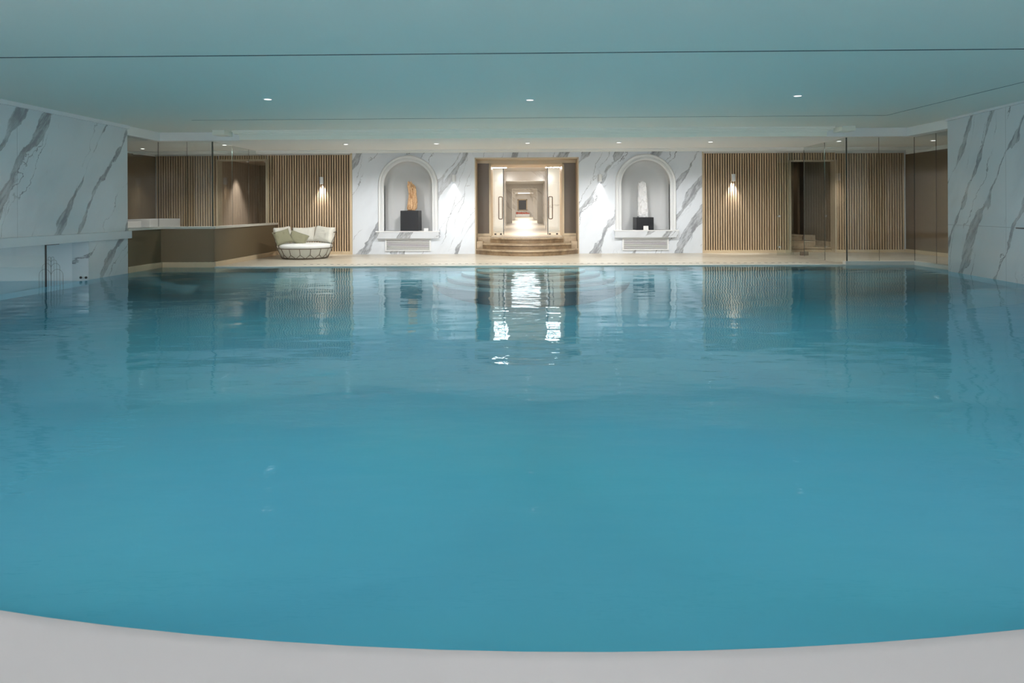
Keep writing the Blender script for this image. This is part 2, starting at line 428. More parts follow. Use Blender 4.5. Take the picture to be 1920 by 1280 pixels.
# stepped cornice where the pool ceiling meets the soffit
bm = B()
box(bm, -6.12, 6.5, 14.28, 14.60, 2.868, ZC); box(bm, -6.12, 6.5, 14.36, 14.60, 2.838, 2.868); box(bm, -6.05, 6.42, 14.44, 14.60, 2.81, 2.838); box(bm, -6.05, 6.42, 14.50, 14.601, ZS, 2.81)
box(bm, -6.50, -6.24, 14.20, 14.60, 2.80, ZC); box(bm, 6.60, 6.88, 14.20, 14.60, 2.80, ZC)
struct('trim_5', bm, 'ceiling')
# dark shadow gaps between the ceiling panels
bm = B(); box(bm, -8, 8, 7.315, 7.323, ZC-0.003, ZC+0.01); box(bm, -8, 8, 7.338, 7.346, ZC-0.003, ZC+0.01); struct('trim_6', bm, 'gapdark')
bm = B(); box(bm, -6.15, 6.66, 12.60, 12.612, ZC-0.003, ZC+0.01); prism(bm, [(6.66, 12.60), (6.672, 12.60), (6.80, 7.35), (6.788, 7.35)], ZC-0.003, ZC+0.01); struct('trim_7', bm, 'gapdark')

# far wall ------------------------------------------------------------------
def arch_top(x, cx, r, zc): return zc+math.sqrt(max(r*r-(x-cx)**2, 0))
NL, NR = -3.10, 3.31; NRAD = 0.66; NZ = 0.63; NC = 1.86      # niches: centres, inner radius, sill, springing height
def marble_sheet(bm, x0, x1, cx, z1):
    box(bm, x0, cx-NRAD, YW, YW+0.15, 0, z1)
    box(bm, cx+NRAD, x1, YW, YW+0.15, 0, z1)
    box(bm, cx-NRAD, cx+NRAD, YW, YW+0.15, 0, NZ)
    n = 32
    for i in range(n):
        a0 = PI-PI*i/n; a1 = PI-PI*(i+1)/n
        xa, xb = cx+NRAD*math.cos(a0), cx+NRAD*math.cos(a1); za, zb = NC+NRAD*math.sin(a0), NC+NRAD*math.sin(a1)
        f = [bm.verts.new(p) for p in ((xa, YW, za), (xb, YW, zb), (xb, YW, z1), (xa, YW, z1))]; bm.faces.new(f)
bm = B()
marble_sheet(bm, -4.62, -1.28, NL, 2.80); marble_sheet(bm, 1.50, 4.83, NR, 2.80)
box(bm, -1.28, 1.50, YW, YW+0.15, 2.585, 2.80)
bmesh.ops.remove_doubles(bm, verts=bm.verts, dist=1e-4)
struct('wall_back', bm, 'marble_back')
# curved plaster insides of the two niches
def niche_shell(cx):
    bm = B(); n = 28; dep = 0.42
    path = [(cx-NRAD, NZ)]+[(cx+NRAD*math.cos(PI-PI*i/n), NC+NRAD*math.sin(PI-PI*i/n)) for i in range(n+1)]+[(cx+NRAD, NZ)]
    rings = []
    for y, k in ((YW, 1.0), (YW+0.2, 1.0), (YW+0.30, 0.96), (YW+0.37, 0.86), (YW+dep, 0.70)):
        rings.append([bm.verts.new((cx+(x-cx)*k, y, NC+(z-NC)*k if z > NC else z)) for x, z in path])
    for A_, B_ in zip(rings, rings[1:]):
        for i in range(len(path)-1): bm.faces.new((A_[i], A_[i+1], B_[i+1], B_[i]))
    bm.faces.new(rings[-1])
    bm.faces.new([r[0] for r in rings]+[r[-1] for r in reversed(rings)])
    return bm
struct('wall_niche_left', niche_shell(NL), 'niche', smooth=50)
struct('wall_niche_right', niche_shell(NR), 'niche', smooth=50)

# brown walls of the side areas
bm = B(); box(bm, -10.2, -10.0, 13.2, YW, 0, 2.68); struct('wall_lounge_left', bm, 'brown')
bm = B(); box(bm, -10.2, XL-0.30, 13.18, 13.36, 0, ZS); struct('wall_lounge_near', bm, 'brown')
bm = B(); box(bm, 10.26, 10.46, 12.8, YW, 0, 2.62); struct('wall_right_recess', bm, 'brown')
bm = B(); prism(bm, [(8.46, 12.7), (10.46, 12.7), (10.46, 12.86), (8.46, 12.86)], 0, ZS); struct('wall_recess_near', bm, 'brown')
bm = B(); box(bm, -10.2, -10.0, 13.2, YW, 2.68, ZS+.1); box(bm, 10.26, 10.46, 12.8, YW, 2.62, ZS+.1); struct('trim_8', bm, 'soffit')
# backing wall behind the slatted panels
bm = B()
box(bm, -10.2, -8.30, YW+0.04, YW+0.15, 0, 2.80); box(bm, -6.94, -4.62, YW+0.04, YW+0.15, 0, 2.80); box(bm, -8.30, -6.94, YW+0.04, YW+0.15, 2.60, 2.80)
box(bm, 4.83, 7.19, YW+0.04, YW+0.15, 0, 2.80); box(bm, 8.38, 10.4, YW+0.04, YW+0.15, 0, 2.80); box(bm, 7.19, 8.38, YW+0.04, YW+0.15, 2.48, 2.80)
struct('wall_back_backing', bm, 'soffit')
# baseboards
bm = B(); box(bm, -6.66, -4.63, YW-0.03, YW+0.04, 0, 0.085); struct('baseboard_back_left', bm, 'beige')
bm = B(); box(bm, 4.84, 7.15, YW-0.03, YW+0.04, 0, 0.075); box(bm, 8.42, 10.24, YW-0.03, YW+0.04, 0, 0.075); struct('baseboard_back_right', bm, 'beige')
bm = B(); box(bm, 10.22, 10.26, 12.9, YW-0.03, 0, 0.09); struct('baseboard_recess_right', bm, 'beige')

# slatted panels ------------------------------------------------------------
def slat_panel(x0, x1, z0, z1, label, header=None):
    t = thing('slatted_wood_panel', label, 'wall panel', ((x0+x1)/2, YW+0.035, z0))
    ox, oz = (x0+x1)/2, z0
    areas = [(x0, x1, z0, z1)]+([header] if header else [])
    bm = B()
    for a, b, c, d in areas: box(bm, a-ox, b-ox, -0.002, 0.004, c-oz, d-oz)
    obj('felt_backing', bm, 'backing', t)
    bm = B(); pitch = 0.0665
    for a, b, c, d in areas:
        n = int(round((b-a)/pitch)); pp = (b-a)/n
        for i in range(n):
            xc = a+pp*(i+0.5)-ox
            box(bm, xc-0.0175, xc+0.0175, -0.042, -0.002, c-oz, d-oz)
    obj('slats', bm, 'slat', t)
    return t
slat_panel(-9.99, -8.30, 0.02, 2.695, 'vertical oak slat panel behind the glass over the left parapet')
slat_panel(-6.94, -4.65, 0.085, 2.70, 'vertical oak slat panel behind the round daybed', (-8.28, -6.96, 2.59, 2.70))
slat_panel(4.85, 7.15, 0.075, 2.68, 'vertical oak slat panel with a wall light right of the right niche', (7.17, 8.40, 2.485, 2.68))
slat_panel(8.42, 10.23, 0.075, 2.66, 'vertical oak slat panel at far right behind the glass enclosure')
bm = B(); box(bm, -4.66, -4.62, YW-0.045, YW+0.04, 0.0, 2.76); box(bm, 4.83, 4.85, YW-0.045, YW+0.04, 0.0, 2.72); struct('trim_9', bm, 'beige')

# left doorway to the treatment room -----------------------------------------
bm = B()
box(bm, -8.34, -8.28, YW-0.02, YW+0.25, 0.0, 2.59); box(bm, -6.98, -6.92, YW-0.02, YW+0.25, 0.0, 2.59); box(bm, -8.34, -6.92, YW-0.02, YW+0.25, 2.555, 2.595)
f = struct('door_1', bm, 'wood_jamb')
bm = B()
box(bm, -8.50, -8.34, YW+0.15, 21.6, 0, 2.7)
struct('wall_treatment_left', bm, 'brown_rough')
bm = B(); box(bm, -8.4, -5.2, 21.5, 21.7, 0, 2.7); box(bm, -5.3, -5.2, YW+.15, 21.6, 0, 2.7)
box(bm, -7.52, -7.45, 20.3, 21.5, 0, 2.4)
struct('wall_treatment_back', bm, 'brown')
bm = B(); box(bm, -8.5, -5.2, YW+0.15, 21.6, 2.62, 2.72); struct('ceiling_treatment', bm, 'brown_rough')
bm = B(); box(bm, -8.5, -5.2, YW+0.0, 21.6, -0.1, 0.02); struct('floor_treatment', bm, 'deck')

# right doorway with the winding stair ---------------------------------------
bm = B()
box(bm, 7.15, 7.20, YW-0.02, YW+0.25, 0, 2.48); box(bm, 8.37, 8.42, YW-0.02, YW+0.25, 0, 2.48); box(bm, 7.15, 8.42, YW-0.02, YW+0.25, 2.45, 2.485)
struct('door_2', bm, 'wood_jamb')
bm = B()
box(bm, 5.6, 5.7, YW+0.15, 21.2, 0, 3.0); box(bm, 5.6, 9.2, 21.1, 21.3, 0, 3.0); box(bm, 8.45, 8.55, YW+0.2, 21.2, 0, 3.0)
box(bm, 8.0, 8.06, 20.0, 21.1, 0, 3.0)
struct('wall_stairwell', bm, 'brown')
bm = B(); box(bm, 5.6, 8.6, YW+0.15, 21.2, 2.9, 3.0); struct('ceiling_stairwell', bm, 'brown')
bm = B(); box(bm, 5.6, 8.6, YW, 21.2, -0.1, 0.0); struct('floor_stairwell', bm, 'deck')
t = thing('stone_stair', 'travertine stair winding up inside the right doorway', 'stairs', (7.8, 18.7, 0))
for x1, y0, z0, z1 in ((8.44, 18.65, 0.0, 0.13), (8.02, 18.92, 0.13, 0.29), (7.82, 19.25, 0.29, 0.45), (7.6, 19.6, 0.45, 0.61)):
    bm = B(); box(bm, 5.75-7.8, x1-7.8, y0-18.7, 20.9-18.7, z0, z1-0.035); box(bm, 5.75-7.8, x1-7.8+0.02, y0-0.03-18.7, 20.9-18.7, z1-0.035, z1, 0.006)
    obj('step', bm, 'step', t)
bm = B(); box(bm, 8.34-7.8, 8.44-7.8, 0, 1.2, 0.13, 0.28); box(bm, 8.02-7.8, 8.34-7.8, 0.9, 1.2, 0.13, 0.42); obj('skirting', bm, 'step', t)

# central doorway ------------------------------------------------------------
DX0, DX1 = -1.265, 1.487; YP = 19.15; IX0, IX1 = -0.94, 1.16; ZL = 0.435; YD = 20.4
bm = B()
box(bm, DX0-0.03, DX0, YW-0.012, YP, 0.0, 2.60); box(bm, DX1, DX1+0.03, YW-0.012, YP, 0, 2.60); box(bm, DX0-0.03, DX1+0.03, YW-0.012, YP, 2.565, 2.60)
box(bm, DX0, DX1, YP-0.05, YP, 2.49, 2.565)
struct('door_3', bm, 'wood_jamb')
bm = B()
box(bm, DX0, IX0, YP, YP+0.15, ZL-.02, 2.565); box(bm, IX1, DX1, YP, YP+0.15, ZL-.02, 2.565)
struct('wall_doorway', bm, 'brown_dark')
bm = B(); box(bm, DX0, IX0, YP-0.02, YP, ZL, ZL+0.09); box(bm, IX1, DX1, YP-0.02, YP, ZL, ZL+0.09); struct('baseboard_doorway', bm, 'beige')
bm = B()
box(bm, IX0-0.001, IX0+0.05, YP-0.03, YD+0.05, ZL, 2.50); box(bm, IX1-0.05, IX1+0.001, YP-0.03, YD+0.05, ZL, 2.50); box(bm, IX0, IX1, YP-0.03, YD+0.05, 2.45, 2.50)
struct('trim_10', bm, 'beige')
# foyer and long corridor beyond
XC = 0.10
bm = B(); box(bm, DX0, DX1, YP+0.02, 62.5, ZL-0.12, ZL); struct('floor_corridor', bm, 'hall_floor')
bm = B()
box(bm, -1.32, -1.22, YD, 22.2, ZL, 2.9); box(bm, 1.44, 1.54, YD, 22.2, ZL, 2.9)
struct('wall_foyer', bm, 'wood_foyer')
bm = B(); box(bm, -1.32, 1.54, YD+0.02, 26.1, 2.62, 2.72); struct('ceiling_foyer', bm, 'soffit')
bm = B()
for y0, y1, hw in ((22.2, 24.0, 1.25), (24.0, 26.0, 0.78), (26.0, 36.0, 0.95), (36.0, 46.0, 0.95), (46.0, 62.0, 0.95)):
    box(bm, XC-hw-0.5, XC-hw, y0, y1, ZL, 2.7); box(bm, XC+hw, XC+hw+0.5, y0, y1, ZL, 2.7)
struct('wall_corridor', bm, 'marble_hall')
bm = B()
for y0, hw, zt in ((26.0, 0.76, 2.26), (36.0, 0.66, 2.24), (46.0, 0.60, 2.26)):
    box(bm, XC-1.0, XC-hw, y0, y0+0.5, ZL, 2.72); box(bm, XC+hw, XC+1.0, y0, y0+0.5, ZL, 2.72); box(bm, XC-hw, XC+hw, y0, y0+0.5, zt, 2.72)
struct('wall_portals', bm, 'marble_portal')
bm = B(); box(bm, -1.0, 1.2, 26.1, 62.2, 2.5, 2.6); struct('ceiling_corridor', bm, 'soffit')
bm = B(); box(bm, -1.0, 1.2, 62.0, 62.3, ZL, 2.6); struct('wall_corridor_end', bm, 'marble_portal')
t = thing('picture', 'small dark framed picture hanging at the far end of the corridor', 'picture', (-0.03, 61.98, 1.0))
bm = B(); box(bm, -0.36, 0.36, -0.02, 0.0, 0.05, 0.93); obj('panel', bm, 'picture', t)
bm = B()
for a in ((-0.44, 0.44, -0.05, 0, 0.93, 1.02), (-0.44, 0.44, -0.05, 0, 0.0, 0.06), (-0.44, -0.35, -0.05, 0, 0, 1.02), (0.35, 0.44, -0.05, 0, 0, 1.02)): box(bm, *a)
obj('frame', bm, 'beige', t)
bm = B()
for i in range(40):
    bmesh.ops.create_icosphere(bm, subdivisions=1, radius=random.uniform(0.05, 0.09), matrix=Matrix.Translation((random.uniform(-0.55, 0.6), random.uniform(-0.12, 0.12), 0.30+random.uniform(-0.06, 0.08))))
t = thing('flower_planter', 'low trough of pink flowers below the picture at the corridor end', 'planter', (-0.03, 61.5, ZL))
obj('flowers', bm, 'pink', t)
bm = B(); box(bm, -0.6, 0.65, -0.15, 0.15, 0, 0.25, 0.01); obj('trough', bm, 'white', t)
t = thing('added_bay_lamp', 'added flush lamp brightening the low bay behind the left wall', 'lamp', (-9.4, 9.5, 0.695))  # lamp added to lighten the otherwise dark bay
bm = B(); box(bm, -0.1, 0.1, -0.5, 0.5, -0.01, 0.0, 0.002); obj('housing', bm, 'white', t)
bm = B(); box(bm, -0.08, 0.08, -0.48, 0.48, -0.013, -0.0102); obj('diffuser', bm, 'glow', t)
lamp('bay_fill', 'AREA', (0, 0, -0.03), 25, (0.9, 1, 1), (0, 0, 0), 0.2, 1.0, parent=t)
# hall ceiling light: panels shaped for soft fill, first two hidden by the portals
def hall_lamp(y0, y1, z, hw, power, label):
    t = thing('ceiling_light_panel', label, 'lamp', (XC, (y0+y1)/2, z), 'luminous ceiling panels along the corridor'); hl = (y1-y0)/2
    bm = B()
    for a in ((-hw-0.05, hw+0.05, -hl-0.05, -hl), (-hw-0.05, hw+0.05, hl, hl+0.05), (-hw-0.05, -hw, -hl, hl), (hw, hw+0.05, -hl, hl)): box(bm, *a, -0.02, 0.0)
    obj('frame', bm, 'white', t)
    bm = B(); box(bm, -hw, hw, -hl, hl, -0.008, 0.0); obj('diffuser', bm, 'glow_soft', t)
    lamp('corridor_light', 'AREA', (0, 0, -0.03), power, (1, 0.965, 0.92), (0, 0, 0), hw*2, hl*2, parent=t)
for y0, y1, z, hw, p, l in ((27.0, 31.5, 2.5, 0.6, 50, 'added luminous panel hidden between first and second marble portals'),
                   (37.0, 43.0, 2.5, 0.6, 120, 'added luminous panel hidden between second and third marble portals'),
                   (48.0, 60.0, 2.5, 0.5, 130, 'luminous ceiling panel nearest the picture at corridor end')):
    hall_lamp(y0, y1, z, hw, p, l)
# cove strips above the sidelights
for xc, l in ((-0.72, 'left'), (0.93, 'right')):
    t = thing('cove_lamp', 'linear cove lamp above the %s glass door leaf' % l, 'lamp', (xc, YD+0.30, 2.62))
    bm = B(); box(bm, -0.25, 0.25, -0.09, 0.09, -0.14, 0.0, 0.004); obj('housing', bm, 'white', t)
    bm = B(); box(bm, -0.23, 0.23, -0.07, 0.07, -0.168, -0.1402); obj('diffuser', bm, 'glow_cove', t)
    lamp('cove_lamp_light', 'AREA', (0, 0, -0.178), 60, (1, 0.97, 0.93), (R(30), 0, 0), 0.44, 0.10, parent=t)

# curved travertine steps
t = thing('entrance_steps', 'three bowed travertine steps up to the central doorway', 'steps', (XC+0.01, YW, 0))
def bow(hw, yc, ye, z0, z1, yb):
    pts = []; n = 28
    for i in range(n+1):
        x = -hw+2*hw*i/n; pts.append((x, ye+(yc-ye)*(1-(x/hw)**2)))
    return pts, z0, z1, yb
for hw, yc, ye, z0, z1, yb in ((1.376, 17.45, YW-0.02, 0, 0.145, YW-0.01), (1.19, 17.80, 18.30, 0.145, 0.29, 19.1), (1.0, 18.15, 18.62, 0.29, 0.435, 19.15)):
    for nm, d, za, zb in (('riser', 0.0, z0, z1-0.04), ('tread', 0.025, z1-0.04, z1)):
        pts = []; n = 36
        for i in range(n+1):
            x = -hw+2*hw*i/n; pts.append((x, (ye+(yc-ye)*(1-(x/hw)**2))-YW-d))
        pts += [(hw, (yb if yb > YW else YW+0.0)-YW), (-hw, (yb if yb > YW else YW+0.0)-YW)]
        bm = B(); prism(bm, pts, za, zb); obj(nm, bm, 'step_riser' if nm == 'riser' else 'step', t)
bm = B(); box(bm, -1.37, 1.37, 0, 0.72, 0, 0.145); obj('tread', bm, 'step', t)
for s in (-1, 1):
    a, b = sorted((s*1.365, s*1.19)); bm = B(); box(bm, a, b, 0.02, 0.70, 0.145, 0.34, 0.006); obj('end_block', bm, 'step', t)
    a, b = sorted((s*1.365, s*1.0)); bm = B(); box(bm, a, b, 0.30, 0.70, 0.29, 0.46, 0.006); obj('end_block', bm, 'step', t)
bm = B()
for i in range(26):
    x = -0.62+1.24*i/25; y = 18.44-YW+0.22*(x/0.62)**2*0.35
    box(bm, x-0.015, x+0.015, y-0.03, y+0.03, 0.435, 0.438)
obj('drain_slots', bm, 'dark', t)

# glass doors: two sidelights and two sliding leaves standing open
def pane(bm, x0, x1, y, z0, z1, th=0.012): box(bm, x0, x1, y-th/2, y+th/2, z0, z1)
for x0, x1, hx, lab in ((-0.88, -0.575, -0.66, 'left sliding glass door leaf standing open in the doorway'), (0.745, 1.10, 0.83, 'right sliding glass door leaf standing open in the doorway')):
    t = thing('glass_door', lab, 'door', ((x0+x1)/2, YD, ZL+0.004)); ox = (x0+x1)/2
    bm = B(); pane(bm, x0-ox, x1-ox, 0, 0.01, 2.02); obj('glass_panel', bm, 'glass', t)
    e = x1 if x0 < 0 else x0
    bm = B(); box(bm, e-ox-0.012, e-ox+0.012, -0.012, 0.012, 0.0, 2.02); obj('edge_strip', bm, 'glass_edge', t)
    bm = B(); r = 0.03; pts = []
    for cx, cz, a0 in ((1, 1, 0), (-1, 1, 90), (-1, -1, 180), (1, -1, 270)):
        for k in range(5):
            a = R(a0+90*k/4); pts.append((hx-ox+cx*0.025+r*math.cos(a), -0.05, 0.80+cz*0.30+r*math.sin(a)))
    tube(bm, pts, 0.012, 8, True)
    for z in (0.58, 1.02): tube(bm, [(hx-ox+0.055, -0.05, z), (hx-ox+0.055, 0.0, z)], 0.009)
    obj('handle', bm, 'bronze', t, True)
    for dx in (x0-ox+0.06, x1-ox-0.08):
        bm = B(); box(bm, dx-0.03, dx+0.03, -0.015, 0.015, 0.0, 0.04, 0.003); obj('floor_guide', bm, 'dark', t)
bm = B(); box(bm, IX0+0.05, IX1-0.05, YD-0.05, YD-0.01, 2.46, 2.50)
o = obj('door_track', bm, 'steel'); tag(o, 'steel sliding track above the glass doors', 'track')

# ------------------------------------------------------------------ left ledge, bay glazing, parapet
bm = B(); box(bm, XL-0.02, XL+0.05, 3.0, 13.42, 0.676, 0.822, 0.004)
o = obj('wall_ledge', bm, 'white'); tag(o, 'long pale ledge running along the left marble wall', 'ledge')
t = thing('bay_glass', 'frameless glass pane closing the low bay under the left ledge', 'glass panel', (XL-0.05, 8.5, -0.03))
bm = B(); box(bm, -0.006, 0.006, -2.4, 2.6, -0.1, 0.706); obj('pane', bm, 'glass', t)
bm = B(); box(bm, -0.010, 0.010, 2.6, 2.62, -0.1, 0.70); obj('edge_seal', bm, 'dark', t)
bm = B(); box(bm, -0.010, 0.010, -2.4, 2.6, -0.02, 0.0); obj('bottom_seal', bm, 'gapdark', t)
bm = B(); box(bm, -0.012, 0.012, 2.62, 2.92, 0.69, 0.706); obj('top_channel', bm, 'dark', t)
for y in (12.04, 12.12):
    bm = B(); bmesh.ops.create_uvsphere(bm, u_segments=16, v_segments=10, radius=0.022)
    o = obj('knob', bm, 'dark', None, True, (XL-0.03-(12.12-y)*1.2, 12.11, 0.03)); tag(o, 'small black knob low on the bay wall, %s of the pair' % ('left' if y < 12.1 else 'right'), 'knob', 'black knobs at the bay edge')
t = thing('hoop_rail', 'nested thin metal hoops in the low bay, left half standing for their reflection', 'rail', (-7.98, 11.42, -0.03))
for sg in (-1, 1):  # left set is the glass reflection of the right one, built as hoops
    for r, hh in ((0.10, 0.27), (0.072, 0.37), (0.045, 0.43), (0.022, 0.48)):
        bm = B(); cx = sg*(r+0.006); pts = [(cx-r, 0, -0.05), (cx-r, 0, hh-r)]+[(cx-r*math.cos(PI*k/10), 0, hh-r+r*math.sin(PI*k/10)*1.0) for k in range(1, 10)]+[(cx+r, 0, hh-r), (cx+r, 0, -0.05)]
        tube(bm, pts, 0.0022, 6); obj('hoop', bm, 'rope', t, True)

# parapet
PX0, PX1 = -7.83, -6.67; PZ = 0.82
t = thing('parapet', 'olive taupe parapet with pale cap at the far left pool corner', 'parapet', (PX1, YE, 0))
bm = B(); box(bm, PX0-PX1, 0, 0, 0.18, 0.10, PZ); box(bm, -0.16, 0, 0.18, YW-YE-0.045, 0.10, PZ); box(bm, PX0-PX1-0.16, PX0-PX1, -1.27, 0.18, 0.10, PZ)
obj('body', bm, 'parapet', t)
bm = B(); box(bm, PX0-PX1-0.0, 0.04, -0.03, 0.20, PZ, 0.868, 0.004); box(bm, -0.18, 0.04, 0.20, YW-YE-0.045, PZ, 0.868, 0.004); box(bm, PX0-PX1-0.18, PX0-PX1+0.03, -1.27, 0.20, PZ, 0.868, 0.004)
obj('cap', bm, 'kerb', t)
bm = B(); box(bm, PX0-PX1, 0.03, 0.0, 0.18, -0.25, 0.105); box(bm, -0.16, 0.03, 0.18, YW-YE-0.045, -0.1, 0.105); box(bm, PX0-PX1-0.16, PX0-PX1+0.03, -1.27, 0.18, -0.25, 0.105)
obj('plinth', bm, 'beige', t)
def screen(label, segs, z0, z1, loc):
    """frameless glass screen: segs are plan segments ((xa,ya),(xb,yb)); every pane its own part"""
    t = thing('glass_screen', label, 'glass panel', loc); L = Vector(loc)
    for (xa, ya), (xb, yb), top in segs:
        d = Vector((xb-xa, yb-ya)); ln = d.length; d.normalize(); n = Vector((-d.y, d.x))*0.006
        g = d*0.004
        a = Vector((xa, ya))+g-L.xy; b = Vector((xb, yb))-g-L.xy
        bm = B(); prism(bm, [tuple(a-n), tuple(b-n), tuple(b+n), tuple(a+n)], z0-L.z, top-L.z); obj('pane', bm, 'glass', t)
    return t
def vline(t, x, y, z0, z1, L, w=0.008, mat='glass_edge', nm='joint'):
    bm = B(); box(bm, x-w-L[0], x+w-L[0], y-w-L[1], y+w-L[1], z0-L[2], z1-L[2]); obj(nm, bm, mat, t)
LG = (PX1-0.08, YE+0.08, 0.869)
xg = PX1-0.07; yg = YE+0.09; zt = ZS-0.01
t = screen('frameless glass screen standing on the left parapet', [((-7.93, 13.40), (-7.93, yg), zt), ((-7.93, yg), (-7.30, yg), zt), ((-7.30, yg), (xg, yg), zt), ((xg, yg), (xg, 15.75), zt), ((xg, 15.75), (xg, 16.7), zt), ((xg, 16.7), (xg, 17.15), zt), ((xg, 17.15), (xg, 18.38), 2.64)], 0.87, zt, LG)
vline(t, xg, yg, 0.87, zt, LG, 0.012); vline(t, -7.93, yg, 0.87, zt, LG, 0.004, 'glass_edge'); vline(t, -7.30, yg, 0.87, zt, LG, 0.003, 'glass_edge')
for y in (15.75, 16.7): vline(t, xg, y, 0.87, zt, LG, 0.003, 'glass_edge')
RG = (6.93, YE+0.05, 0.071)
t = screen('frameless glass screen around the far right pool corner', [((6.93, 14.72), (7.62, 14.72), zt), ((7.62, 14.72), (8.37, 14.72), zt), ((8.37, 14.72), (8.37, 13.95), zt), ((8.37, 13.95), (8.35, 13.24), zt)], 0.07, zt, RG)
vline(t, 6.93, 14.72, 0.07, zt, RG, 0.011); vline(t, 7.62, 14.72, 0.07, zt, RG, 0.003, 'glass_edge'); vline(t, 8.37, 14.72, 0.07, zt, RG, 0.004, 'glass_edge'); vline(t, 8.37, 13.95, 0.07, zt, RG, 0.003, 'glass_edge')
RG2 = (6.98, 16.5, 0.003)
t = screen('frameless glass screen running from pool edge to the right slatted wall', [((6.935, 14.80), (6.96, 15.85), zt), ((6.96, 15.85), (7.0, 17.10), zt), ((7.0, 17.75), (7.03, 18.38), 2.64)], 0.003, zt, RG2)
vline(t, 6.96, 15.85, 0.0, zt, RG2, 0.005); vline(t, 7.0, 17.10, 0.0, 2.64, RG2, 0.005)
# open glass door leaf
t = thing('glass_door', 'open frameless glass door leaf on a dark floor pivot', 'door', (7.12, 17.40, 0.0))
bm = B(); prism(bm, [(-0.76, -0.206), (-0.04, -0.006), (-0.04, 0.006), (-0.76, -0.194)], 0.02, 2.60); obj('glass_panel', bm, 'glass', t)
bm = B(); box(bm, -0.10, 0.10, -0.03, 0.03, 0.0, 0.10, 0.004); obj('pivot', bm, 'rope', t)
bm = B(); box(bm, -0.006, 0.006, -0.006, 0.006, 0.10, 2.62); obj('edge_strip', bm, 'glass_edge', t)
for z in (1.0, 0.23):
    bm = B(); tube(bm, [(-0.70, -0.24, z), (-0.70, -0.14, z)], 0.022, 12); obj('clamp', bm, 'steel', t, True)

# white blocks behind the left glass
for x0, x1, y0, y1, z1, l in ((-9.98, -9.35, 15.6, 16.6, 0.96, 'white block against the left lounge wall, nearer of two'), (-9.98, -9.25, 16.8, 18.3, 1.0, 'white block against the left lounge wall, further of two')):
    bm = B(); box(bm, x0, x1, y0, y1, 0.02, z1, 0.01); o = obj('white_block', bm, 'white'); tag(o, l, 'block')

# small black slot high on the right wall
bm = B(); prism(bm, [(xr(11.15)-0.012, 11.15), (xr(11.15)+0.01, 11.15), (xr(9.6)+0.01, 9.6), (xr(9.6)-0.012, 9.6)], 0.865, 0.885)
o = obj('wall_slot', bm, 'dark'); tag(o, 'thin black slot in the right marble wall', 'vent')

# shallow ledge under water along the right wall, and the round pool steps
bm = B(); prism(bm, [(6.9, 10.72), (7.25, 10.80), (xr(10.9)-0.002, 10.92), (xr(10.2)-0.002, 10.2), (7.4, 10.35)], -0.59, -0.06)
o = obj('underwater_ledge', bm, 'pool_step'); tag(o, 'submerged pale ledge at the foot of the right marble wall', 'ledge')
t = thing('pool_steps', 'half-round submerged steps at the far pool edge below the doorway', 'steps', (0.16, YE, -1.0))
for i, (r, z) in enumerate(((1.17, -0.07), (1.48, -0.12), (1.80, -0.20), (2.13, -0.29))):
    bm = B(); pts = [(r*math.cos(PI+PI*k/48), r*math.sin(PI+PI*k/48)) for k in range(49)]
    prism(bm, pts, 0.41, z+0.97); obj('riser', bm, 'pool_riser_shaded', t)
    bm = B(); prism(bm, [(x*0.995, y*0.995) for x, y in pts], z+0.97, z+1.0); obj('tread', bm, 'pool_step', t)

# drain line in the deck
t = thing('deck_drain', 'line of small dark drain slots along the far pool edge', 'drain', (0, 15.12, 0.0))
bm = B(); box(bm, -4.9, 6.3, -0.045, 0.045, 0.0, 0.004); obj('channel', bm, 'kerb', t)
bm = B(); box(bm, -0.03, 0.03, -0.02, 0.02, 0.004, 0.006); s0 = obj('slot', bm, 'dark', t, loc=(-4.85, 0, 0))
for i in range(1, 75):
    sl = s0.copy(); C.objects.link(sl); sl.parent = t; sl.location = (-4.85+i*0.15, 0, 0)

# ------------------------------------------------------------------ lights with their fittings
def downlight(x, y, z, r, power, label, group, spot=120, col=NEUTRAL, blend=0.7, tilt=0):
    t = thing('downlight', label, 'downlight', (x, y, z), group)
    bm = B(); lathe(bm, [(r*1.35, 0), (r*1.35, -0.006), (r*1.05, -0.008), (r, -0.002), (r, 0)], 28); obj('ring', bm, 'white', t, True)
    bm = B(); lathe(bm, [(0, -0.004), (r, -0.004), (r, -0.001), (0, -0.001)], 28); obj('lens', bm, 'glow_pool' if r > 0.052 else 'glow', t)
    lamp('downlight_lamp', 'SPOT', (0, 0, -0.03), power, col, (R(tilt), 0, 0), 0.05, spot=spot, blend=blend, parent=t)
    return t
g = 'downlights in the pool ceiling'
for x, y, l in ((-3.84, 10.25, 'leftmost of three downlights in the ceiling above the pool'), (0.12, 10.5, 'middle of three downlights in the ceiling above the pool'), (4.13, 10.3, 'rightmost of three downlights in the ceiling above the pool')):
    downlight(x, y, ZC, 0.055, P_POOL, l, g, 124)
for x in (-3.84, 0.12, 4.13):     # the same grid goes on above and behind the camera
    for y in (5.5, 2.2, -3.0):
        lamp('downlight_lamp', 'SPOT', (x, y, ZC-0.03), P_POOL*{5.5: 0.85, 2.2: 0.42, -3.0: 2.6}[y], NEUTRAL, (0, 0, 0), 0.08, spot=124 if y > 0 else 100, blend=0.7)
g = 'downlights in the soffit over the far deck'
names = ['downlight behind the left glass screen', 'soffit downlight above the round daybed', 'soffit downlight left of the left niche sconce', 'soffit downlight in front of the central doorway', 'soffit downlight in front of the right marble sconce', 'soffit downlight left of the right slat panel light', 'soffit downlight by the right glass corner', 'soffit downlight beyond the right glass enclosure']
